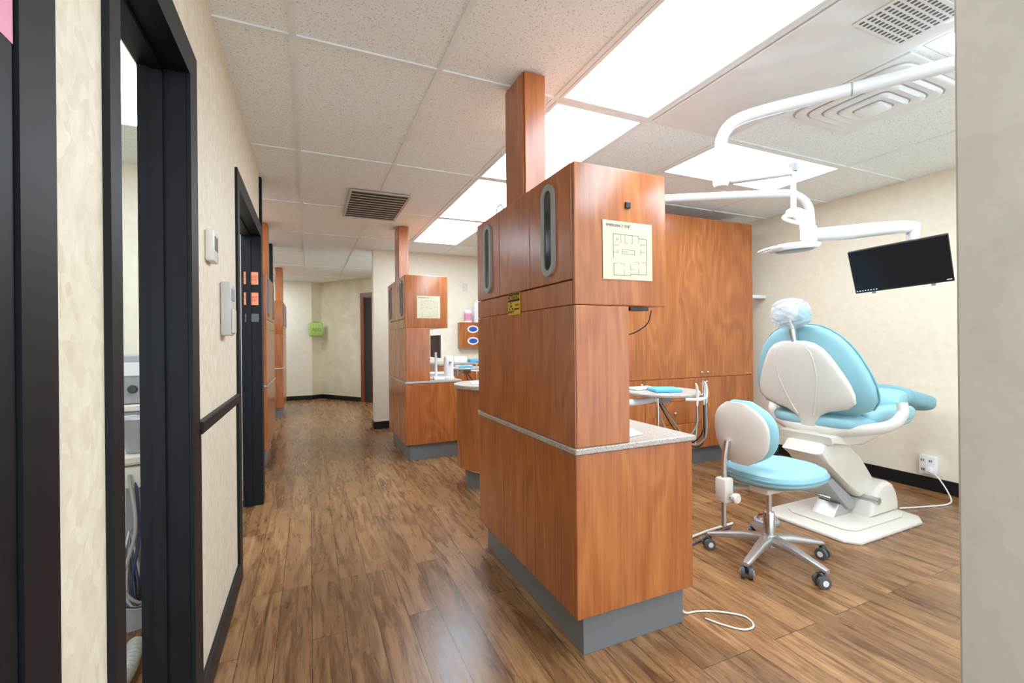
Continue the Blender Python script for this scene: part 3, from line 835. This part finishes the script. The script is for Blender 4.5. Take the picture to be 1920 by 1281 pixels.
wb = empty('waste_bin', (3.45, 2.72, 0), 'black bin with red warning box on front', 'bin')
prism('bin_body', [(-0.17, -0.12), (0.17, -0.12), (0.17, 0.12), (-0.17, 0.12)], 0, 0.44, M['blackp'], wb, 'xy', 0.01)
box('red_label', (-0.10, 0.10), (-0.128, -0.121), (0.24, 0.40), M['red'], wb, 0.001)

# ------------------------------------------------------------------ stool
sl = empty('operator_stool', (2.235, 1.665, 0), 'aqua vinyl operator stool on chrome five-star caster base', 'stool', rotz=math.radians(2))
rings = []
for z, k in [(0.432, 0.55), (0.436, 0.90), (0.452, 0.985), (0.474, 1.0), (0.494, 0.965), (0.507, 0.86), (0.512, 0.6), (0.509, 0.2)]:
    rings.append(sring((0.05, 0, z), (1, 0, 0), (0, 1, 0), 0.245 * k, 0.225 * k, 40, 0.82))
loft('seat', rings, AQ, sl)
loft('seat_piping', [sring((0.05, 0, z), (1, 0, 0), (0, 1, 0), 0.247 * k, 0.227 * k, 40, 0.82) for z, k in [(0.466, 0.99), (0.469, 1.006), (0.475, 1.006), (0.478, 0.99)]], M['aqua_dk'], sl)
rings = [sring((0.04, 0, z), (1, 0, 0), (0, 1, 0), 0.2 * k, 0.18 * k, 32, 0.85) for z, k in [(0.412, 0.5), (0.418, 0.9), (0.4315, 1.05)]]
loft('seat_pan', rings, IV, sl)
def stool_back(name, xoff, wmul, th, mat, z0, z1):
    rings = []
    n = 14
    for i in range(n + 1):
        t = i / n
        z = z0 + (z1 - z0) * t
        prof = max(0.10, (1 - abs(2 * t - 1) ** 2.4)) ** 0.5
        w = (0.15 + 0.012 * t) * wmul * prof
        c = V((xoff - 0.03 * (t - 0.3), 0, z))
        pts = sring(c, (0, 1, 0), (1, 0, 0), w, th * max(0.35, prof), 32, 0.75)
        for p in pts:
            p.x += 1.1 * p.y * p.y
        rings.append(pts)
    return loft(name, rings, mat, sl)
stool_back('backrest_shell', -0.235, 1.0, 0.020, IV, 0.545, 0.862)
stool_back('backrest_cushion', -0.186, 1.05, 0.042, AQ, 0.55, 0.867)
tube('backrest_bracket', [(0.0, 0.04, 0.402), (-0.16, 0.05, 0.402), (-0.26, 0.05, 0.43), (-0.275, 0.05, 0.54), (-0.262, 0.04, 0.66)], 0.014, M['chrome'], sl, flat=1.6)
box('adjuster_housing', (-0.31, -0.245), (0.02, 0.085), (0.345, 0.47), M['ivory'], sl, 0.01)
cyl('adjuster_rod', (-0.285, 0.05, 0.22), (-0.285, 0.05, 0.345), 0.013, M['chrome'], sl)
lathe('adjuster_knob', [(0.006, 0), (0.006, 0.02), (0.024, 0.022), (0.026, 0.04), (0.02, 0.046), (0.001, 0.047)], M['ivory'], sl, (-0.275, 0.018, 0.38), 20, (math.pi / 2, 0, 0))
tube('height_lever', [(0.0, -0.05, 0.405), (0.08, -0.16, 0.40), (0.12, -0.24, 0.385)], 0.006, M['chrome'], sl, radii=[0.006, 0.006, 0.011])
box('tilt_mechanism', (-0.11, 0.10), (-0.07, 0.07), (0.38, 0.4115), M['ivory'], sl, 0.012)
cyl('gas_lift', (0, 0, 0.25), (0, 0, 0.381), 0.014, M['chrome'], sl)
lathe('column', [(0.028, 0.10), (0.028, 0.255), (0.024, 0.262), (0.001, 0.262)], M['chrome'], sl)
lathe('hub', [(0.03, 0.075), (0.045, 0.085), (0.047, 0.12), (0.036, 0.145), (0.001, 0.146)], M['alu'], sl)
for k in range(5):
    a = math.radians(195 + 72 * k)
    ca, sa = math.cos(a), math.sin(a)
    lg = loft('leg', [sring((ca * r, sa * r, z), (-sa, ca, 0), (0, 0, 1), w, h, 16, 0.6) for r, z, w, h in [(0.035, 0.117, 0.030, 0.026), (0.12, 0.112, 0.024, 0.022), (0.2, 0.098, 0.021, 0.017), (0.28, 0.083, 0.018, 0.013), (0.305, 0.079, 0.013, 0.009)]], M['alu'], sl)
    cx, cy = ca * 0.288, sa * 0.288
    lr = 2.1 * k + 0.6
    c_ = math.cos(lr); s_ = math.sin(lr)
    ox, oy = cx + c_ * 0.014, cy + s_ * 0.014
    loft('caster', [sring((ox - s_ * q, oy + c_ * q, 0.0305), (c_, s_, 0), (0, 0, 1), r, r, 24, 1.0) for q, r in [(-0.029, 0.020), (-0.027, 0.030), (-0.009, 0.030), (-0.008, 0.012), (0.008, 0.012), (0.009, 0.030), (0.027, 0.030), (0.029, 0.020)]], M['dgrey'], lg)
    blob('caster_hood', (ox, oy, 0.049), (0.019, 0.019, 0.024), M['blackp'], lg, 1, 0.9, nu=16, nv=10)
    for q in (-0.0295, 0.0295):
        cyl('caster_cap', (ox - s_ * q * 0.95, oy + c_ * q * 0.95, 0.0305), (ox - s_ * q * 1.06, oy + c_ * q * 1.06, 0.0305), 0.014, M['white'], lg, seg=16)

# ------------------------------------------------------------------ operating light on ceiling arm
ol2 = empty('dental_operating_light', (2.75, 0.55, 2.43), 'white dental operating light on long swinging ceiling arm', 'dental light')
o = V((2.75, 0.55, 2.43))
def rel(*pts): return [tuple(V(p) - o) for p in pts]
LW = M['lamp_white']
lathe('ceiling_mount', [(0.001, 0), (0.09, 0), (0.09, -0.02), (0.045, -0.03), (0.04, -0.08), (0.001, -0.08)], LW, ol2)
tube('ceiling_arm', rel((2.75, 0.55, 2.36), (2.70, 0.62, 2.325), (2.46, 0.97, 2.32), (2.25, 1.27, 2.315), (2.05, 1.53, 2.305), (1.95, 1.625, 2.27), (1.915, 1.665, 2.20), (1.91, 1.67, 2.10), (1.91, 1.67, 2.03)), 0.029, LW, ol2, seg=20)
tube('arm_collar', rel((2.262, 1.253, 2.3155), (2.258, 1.259, 2.3155)), 0.0302, M['grey'], ol2, k=1)
lathe('arm_joint', [(0.001, 0.035), (0.036, 0.035), (0.038, 0.03), (0.038, -0.03), (0.03, -0.045), (0.001, -0.045)], LW, ol2, tuple(V((1.91, 1.67, 2.0)) - o))
q0, q1 = V((1.94, 1.655, 2.0)), V((2.243, 1.52, 2.03))
dq = (q1 - q0).normalized(); sd = dq.cross(V((0, 0, 1))).normalized(); uu = sd.cross(dq)
loft('spring_arm', [sring(q0 + dq * t * (q1 - q0).length - o, sd, uu, w, h, 20, 0.5) for t, w, h in [(0, 0.016, 0.026), (0.05, 0.02, 0.032), (0.5, 0.019, 0.027), (0.95, 0.016, 0.02), (1.0, 0.012, 0.014)]], M['vent_slat'], ol2)
cyl('drop_rod', tuple(V((2.243, 1.52, 2.025)) - o), tuple(V((2.243, 1.52, 1.81)) - o), 0.013, LW, ol2)
lathe('rod_joint', [(0.001, 0.02), (0.02, 0.02), (0.022, 0.0), (0.02, -0.02), (0.001, -0.02)], M['grey'], ol2, tuple(V((2.243, 1.52, 2.05)) - o))
tube('yoke', rel((2.21, 1.53, 1.815), (2.25, 1.52, 1.822), (2.28, 1.50, 1.80), (2.30, 1.49, 1.75), (2.29, 1.49, 1.68)), 0.019, LW, ol2, flat=1.5, radii=[0.012, 0.02, 0.022, 0.024, 0.018])
tube('handle', rel((2.20, 1.53, 1.805), (2.19, 1.535, 1.79), (2.24, 1.52, 1.775), (2.30, 1.49, 1.76)), 0.010, LW, ol2)
hc = V((2.24, 1.515, 1.647))
ra = V((0.9135, -0.4067, 0.08)).normalized(); rb = V((0.4067, 0.9135, 0)).normalized(); rc = ra.cross(rb).normalized()
loft('lamp_head', [sring(hc + rc * z - o, ra, rb, 0.120 * k, 0.075 * k, 40, 0.7) for z, k in [(-0.020, 0.6), (-0.018, 0.9), (-0.010, 0.98), (0.0, 1.0), (0.007, 0.95), (0.013, 0.8), (0.018, 0.5), (0.020, 0.15)]], LW, ol2)
loft('lamp_lens', [sring(hc + rc * z - o, ra, rb, 0.09 * k, 0.054 * k, 32, 0.8) for z, k in [(-0.021, 1.0), (-0.025, 0.9)]], M['grey'], ol2)
tube('lamp_handle', [tuple(hc + ra * -0.10 + rb * -0.06 - o), tuple(hc + ra * -0.155 + rb * -0.05 + rc * -0.005 - o), tuple(hc + ra * -0.155 + rb * 0.05 + rc * -0.005 - o), tuple(hc + ra * -0.10 + rb * 0.06 - o)], 0.007, LW, ol2)

# ------------------------------------------------------------------ monitor arm
ma = empty('monitor_arm', (1.20, 2.47, 2.43), 'white jointed ceiling arm carrying a black monitor', 'monitor arm')
o = V((1.20, 2.47, 2.43))
lathe('ceiling_mount', [(0.001, 0), (0.07, 0), (0.07, -0.02), (0.03, -0.03), (0.001, -0.03)], LW, ma)
tube('upper_arm', rel((1.20, 2.47, 2.41), (1.20, 2.47, 2.15), (1.23, 2.455, 2.05), (1.32, 2.40, 2.012), (1.9, 2.075, 2.012), (2.45, 1.765, 2.015), (2.56, 1.71, 2.00), (2.615, 1.685, 1.94), (2.625, 1.68, 1.86), (2.625, 1.68, 1.80)), 0.022, LW, ma, seg=18)
lathe('arm_joint', [(0.001, 0.05), (0.03, 0.05), (0.032, 0.03), (0.032, -0.03), (0.026, -0.045), (0.001, -0.045)], LW, ma, tuple(V((2.625, 1.68, 1.775)) - o))
tube('lower_arm', rel((2.60, 1.69, 1.772), (2.80, 1.625, 1.79), (3.0, 1.57, 1.815), (3.22, 1.515, 1.838), (3.30, 1.494, 1.84)), 0.034, LW, ma, seg=18, radii=[0.036, 0.042, 0.041, 0.038, 0.032])
lathe('end_joint', [(0.001, 0.03), (0.032, 0.03), (0.034, 0.0), (0.03, -0.05), (0.024, -0.07), (0.001, -0.07)], M['lamp_white'], ma, tuple(V((3.285, 1.50, 1.815)) - o))

mo = empty('computer_monitor', (3.26, 1.56, 1.615), 'black flat computer monitor hanging tilted on white arm', 'monitor')
wd = V((0.35, -0.92, 0.085)).normalized()
nf = V((-0.86, -0.36, -0.50)); nf = (nf - wd * nf.dot(wd)).normalized()
hd = nf.cross(wd).normalized()
if hd.z < 0: hd = -hd
rotm = Matrix((wd, hd, nf)).transposed()
if rotm.determinant() < 0:
    rotm = Matrix((wd, hd, -nf)).transposed()
mo.rotation_euler = rotm.to_euler()
box('housing', (-0.232, 0.232), (-0.145, 0.145), (-0.022, 0.0), M['blackp'], mo, 0.004)
box('screen', (-0.227, 0.227), (-0.132, 0.139), (0.0003, 0.0016), M['screen'], mo, 0)
multibox('taskbar', [((-0.224 + i * 0.014, -0.217 + i * 0.014), (-0.130, -0.125), (0.0017, 0.002)) for i in range(8)] + [((0.20, 0.222), (-0.130, -0.126), (0.0017, 0.002))], M['light_dim'], mo)
multibox('foot_bracket', [((-0.15, -0.13), (-0.16, -0.1455), (-0.018, -0.006)), ((0.13, 0.15), (-0.16, -0.1455), (-0.018, -0.006))], M['grey'], mo)
rinv = rotm.to_3x3().inverted()
mpts = [rinv @ (V(p) - V((3.26, 1.56, 1.615))) for p in ((3.288, 1.505, 1.738), (3.31, 1.53, 1.70), (3.30, 1.565, 1.65))]
tube('mount', [tuple(p) for p in mpts] + [(0.0, 0.0, -0.0225)], 0.014, M['grey'], mo)

tag(box('light_strip_bar', (4.10, 4.3785), (3.27, 3.36), (1.60, 1.635), M['white'], None, 0.006), 'small white bar standing in for a lit strip beside storage cabinet', 'light_bar')  # plain white bar stands in for a glowing light strip

# ------------------------------------------------------------------ left wall items
th = empty('thermostat', (WX1 + 0.0005, 1.93, 1.535), 'beige wall thermostat with grey display', 'thermostat')
box('housing', (0, 0.026), (-0.05, 0.05), (-0.055, 0.055), M['ivory'], th, 0.005)
box('display', (0.0262, 0.0275), (-0.03, 0.03), (-0.015, 0.035), M['dgrey'], th, 0.0004)
ib = empty('alarm_keypad', (WX1 + 0.0005, 2.22, 1.33), 'beige wall-mounted alarm keypad box', 'keypad')
box('housing', (0, 0.038), (-0.055, 0.055), (-0.110, 0.110), M['vent_slat'], ib, 0.008)
box('cover', (0.0385, 0.045), (-0.042, 0.042), (-0.10, 0.0), M['ivory'], ib, 0.003)
box('display', (0.0385, 0.041), (-0.038, 0.038), (0.035, 0.085), M['grey'], ib, 0.001)
tag(box('pink_poster', (TX - 0.0038, TX - 0.003), (0.45, 0.739), (1.55, 2.0), M['pink'], None, 0), 'pink paper notice on black door', 'poster')
for k, z in enumerate((1.66, 1.51)):
    sn = empty('sticky_note', (-0.382, 3.7985, z), 'orange sticky note with handwriting on black door jamb', 'note', group='orange sticky notes on the door jamb')
    box('paper', (-0.048, 0.044), (-0.0008, 0), (-0.045, 0.045), M['orange'], sn, 0)
    text('lettering', "ORGAN'S\nREADY", 0.022, M['red'], sn, (0, -0.0013, -0.002), R_NY)
tag(box('door_plate', (-0.425, -0.335), (3.793, 3.7985), (1.34, 1.40), M['dgrey'], None, 0.001), 'dark grey name plate on black door jamb', 'plate')
tag(box('wall_dispenser', (-0.40, -0.335), (3.957, 4.03), (1.22, 1.48), M['white'], None, 0.01), 'white plastic dispenser at the wall end', 'dispenser')

# ------------------------------------------------------------------ AED
ae = empty('defibrillator_cabinet', (0.12, 10.25, 1.45), 'lime green emergency defibrillator case on the wall', 'defibrillator', rotz=math.radians(10))
box('case', (-0.135, 0.135), (-0.09, 0.0), (-0.145, 0.145), M['green'], ae, 0.03, seg=3)
box('handle', (-0.055, 0.055), (-0.085, -0.05), (0.146, 0.162), M['green'], ae, 0.006)
text('lettering', 'AED', 0.095, M['green_ink'], ae, (0, -0.0915, -0.01), R_NY)

# ------------------------------------------------------------------ bay 2 wall things
gd = empty('glove_dispenser', (2.18, 6.399, 1.27), 'cherry wood glove box holder with blue oval openings', 'glove dispenser')
box('body', (-0.20, 0.20), (-0.11, 0), (-0.185, 0.185), M['wood'], gd, 0.004)
for z in (-0.085, 0.085):
    pts = [(0.085 * math.cos(2 * math.pi * i / 28), z + 0.055 * math.sin(2 * math.pi * i / 28)) for i in range(28)]
    pin = [(0.065 * math.cos(2 * math.pi * i / 28), z + 0.036 * math.sin(2 * math.pi * i / 28)) for i in range(28)]
    ring_plate('opening_rim', pts, pin, -0.116, -0.1105, M['white'], gd, 'xz')
    prism('glove_box', pin, -0.114, -0.1105, M['bluebox'], gd, 'xz')
def bottle(x, y, z, mat, r, h, lab):
    e = empty('bottle', (x, y, z), lab, 'bottle')
    lathe('body', [(0.001, 0), (r, 0), (r, h * 0.75), (r * 0.6, h * 0.85), (r * 0.4, h * 0.88), (0.001, h * 0.88)], M['white'], e)
    lathe('label_band', [(r * 1.01, h * 0.12), (r * 1.02, h * 0.13), (r * 1.02, h * 0.6), (r * 1.01, h * 0.61)], mat, e)
    lathe('cap', [(r * 0.45, h * 0.88), (r * 0.45, h), (0.001, h)], M['white'], e)
bottle(2.12, 6.33, 1.456, M['pink'], 0.055, 0.21, 'white wipes bottle with pink label')
bottle(2.26, 6.33, 1.456, M['white'], 0.05, 0.36, 'tall white plastic bottle')
sw = empty('wall_switch', (2.10, 6.399, 1.98), 'ivory light switch plate on cream wall', 'switch')
box('plate', (-0.035, 0.035), (-0.006, 0), (-0.057, 0.057), M['ivory'], sw, 0.002)
box('toggle', (-0.006, 0.006), (-0.016, -0.0062), (-0.012, 0.012), M['white'], sw, 0.001)
m2 = empty('computer_monitor', (1.22, 4.72, 0.79), 'black flat monitor standing on granite countertop', 'monitor')
lathe('stand_base', [(0.001, 0), (0.09, 0), (0.09, 0.01), (0.001, 0.012)], M['white'], m2)
cyl('stand_post', (0, 0, 0.01), (0, 0, 0.28), 0.014, M['white'], m2)
box('housing', (0.015, 0.035), (-0.08, 0.30), (0.22, 0.46), M['blackp'], m2, 0.004)
box('screen', (0.0352, 0.036), (-0.07, 0.29), (0.23, 0.45), M['screen'], m2, 0)
cp = empty('cup_dispenser', (1.33, 4.62, 0.789), 'white plastic cup dispenser on granite countertop', 'dispenser')
lathe('body', [(0.001, 0), (0.055, 0), (0.058, 0.02), (0.05, 0.03), (0.05, 0.22), (0.04, 0.24), (0.001, 0.245)], M['white'], cp)
box('spout', (-0.012, 0.012), (-0.075, -0.05), (0.17, 0.19), M['grey'], cp, 0.003)
tag(box('tissue_pack', (1.16, 1.27), (4.555, 4.62), (0.7885, 0.82), M['wpaper'], None, 0.006), 'white tissue pack on granite countertop', 'tissues')

# ------------------------------------------------------------------ left bay equipment seen through the doorway
lc = empty('dental_delivery_cart', (-0.70, 2.48, 0), 'grey dental delivery cart with tangled hoses and round tray', 'dental cart')
lathe('column', [(0.001, 0), (0.12, 0), (0.12, 0.03), (0.035, 0.06), (0.03, 0.66), (0.06, 0.70), (0.001, 0.70)], M['grey'], lc)
lathe('tray', [(0.001, 0.70), (0.18, 0.70), (0.19, 0.71), (0.19, 0.73), (0.17, 0.735), (0.001, 0.735)], M['ivory'], lc)
box('control_head', (-0.08, 0.10), (-0.16, -0.04), (0.60, 0.69), M['ivory'], lc, 0.01)
for k in range(8):
    a = 0.022 * k
    tube('hose', [(0.03 + a * 0.6, -0.17 + a, 0.66), (0.06 + a * 0.3, -0.21 + a, 0.45 - 0.02 * k), (0.02 + a, -0.22 + a, 0.24 - 0.02 * k), (0.07 - a * 0.6, -0.15, 0.14), (0.0, -0.06, 0.4)], 0.006, M[['hose', 'hose_blue', 'blackp', 'blackp', 'hose', 'dgrey', 'hose_blue', 'hose_white'][k]], lc)
jg = empty('water_jug', (-0.66, 2.40, 0.737), 'translucent grey water jug on round tray', 'jug')
lathe('body', [(0.001, 0), (0.045, 0), (0.055, 0.06), (0.058, 0.14), (0.05, 0.145), (0.001, 0.145)], M['grey'], jg)
tube('jug_handle', [(0.05, 0, 0.03), (0.085, 0, 0.05), (0.085, 0, 0.10), (0.052, 0, 0.13)], 0.007, M['grey'], jg)
sc_ = empty('side_counter', (-1.05, 3.2, 0), 'grey equipment cabinet with pale top', 'cabinet')
box('body', (-0.35, 0.28), (-0.25, 0.25), (0.0, 0.84), M['grey'], sc_, 0.01)
box('top', (-0.36, 0.29), (-0.26, 0.26), (0.841, 0.87), M['ivory'], sc_, 0.004)
for k in range(3):
    box('drawer', (-0.33, 0.26), (-0.258, -0.251), (0.06 + 0.26 * k, 0.30 + 0.26 * k), M['white'], sc_, 0.003)
xb = empty('control_console', (-0.95, 3.1, 0.871), 'grey dental control console with black dials', 'console')
box('housing', (-0.15, 0.17), (-0.1, 0.15), (0, 0.26), M['grey'], xb, 0.015)
for xx in (-0.05, 0.03, 0.10):
    lathe('dial', [(0.02, 0), (0.022, 0.01), (0.018, 0.02), (0.001, 0.021)], M['blackp'], xb, (xx, -0.1005, 0.08), 20, (math.pi / 2, 0, 0))
box('display', (-0.1, 0.15), (-0.104, -0.1005), (0.15, 0.22), M['white'], xb, 0.001)
P = smooth_path([(-0.62, 2.2, 0.035), (-0.60, 2.0, 0.035), (-0.63, 1.85, 0.035), (-0.75, 1.8, 0.035)], 16)
tag(tube('suction_hose', [tuple(p) for p in P], 0.03, M['hose'], None, k=1, radii=[0.03 if i % 2 else 0.025 for i in range(len(P))]), 'corrugated grey suction hose lying on the floor', 'hose')

# ------------------------------------------------------------------ world, camera
w = bpy.data.worlds.new('world')
bpy.context.scene.world = w
w.use_nodes = True
w.node_tree.nodes['Background'].inputs[0].default_value = (0.88, 0.94, 1.0, 1)
w.node_tree.nodes['Background'].inputs[1].default_value = 2.6

cam = bpy.data.cameras.new('camera')
co = bpy.data.objects.new('camera', cam)
COL.objects.link(co)
th_ = math.atan(380 / 853.0)
mt = Matrix.Rotation(-th_, 4, 'Z') @ Matrix.Rotation(math.pi / 2, 4, 'X') @ Matrix.Rotation(-math.radians(0.55), 4, 'Z')
mt.translation = V((0, 0, 1.19))
co.matrix_world = mt
cam.sensor_width = 36
cam.lens = 36 * 853 / 1920.0
cam.shift_y = -2.5 / 1920
cam.clip_start = 0.02
bpy.context.scene.camera = co
vs = bpy.context.scene.view_settings
vs.view_transform = 'Standard'
vs.exposure = 0.0
vs.gamma = 1.14
try:
    vs.use_white_balance = True
    vs.white_balance_temperature = 6000
    vs.white_balance_tint = 5
except Exception as ex:
    print('wb', ex)
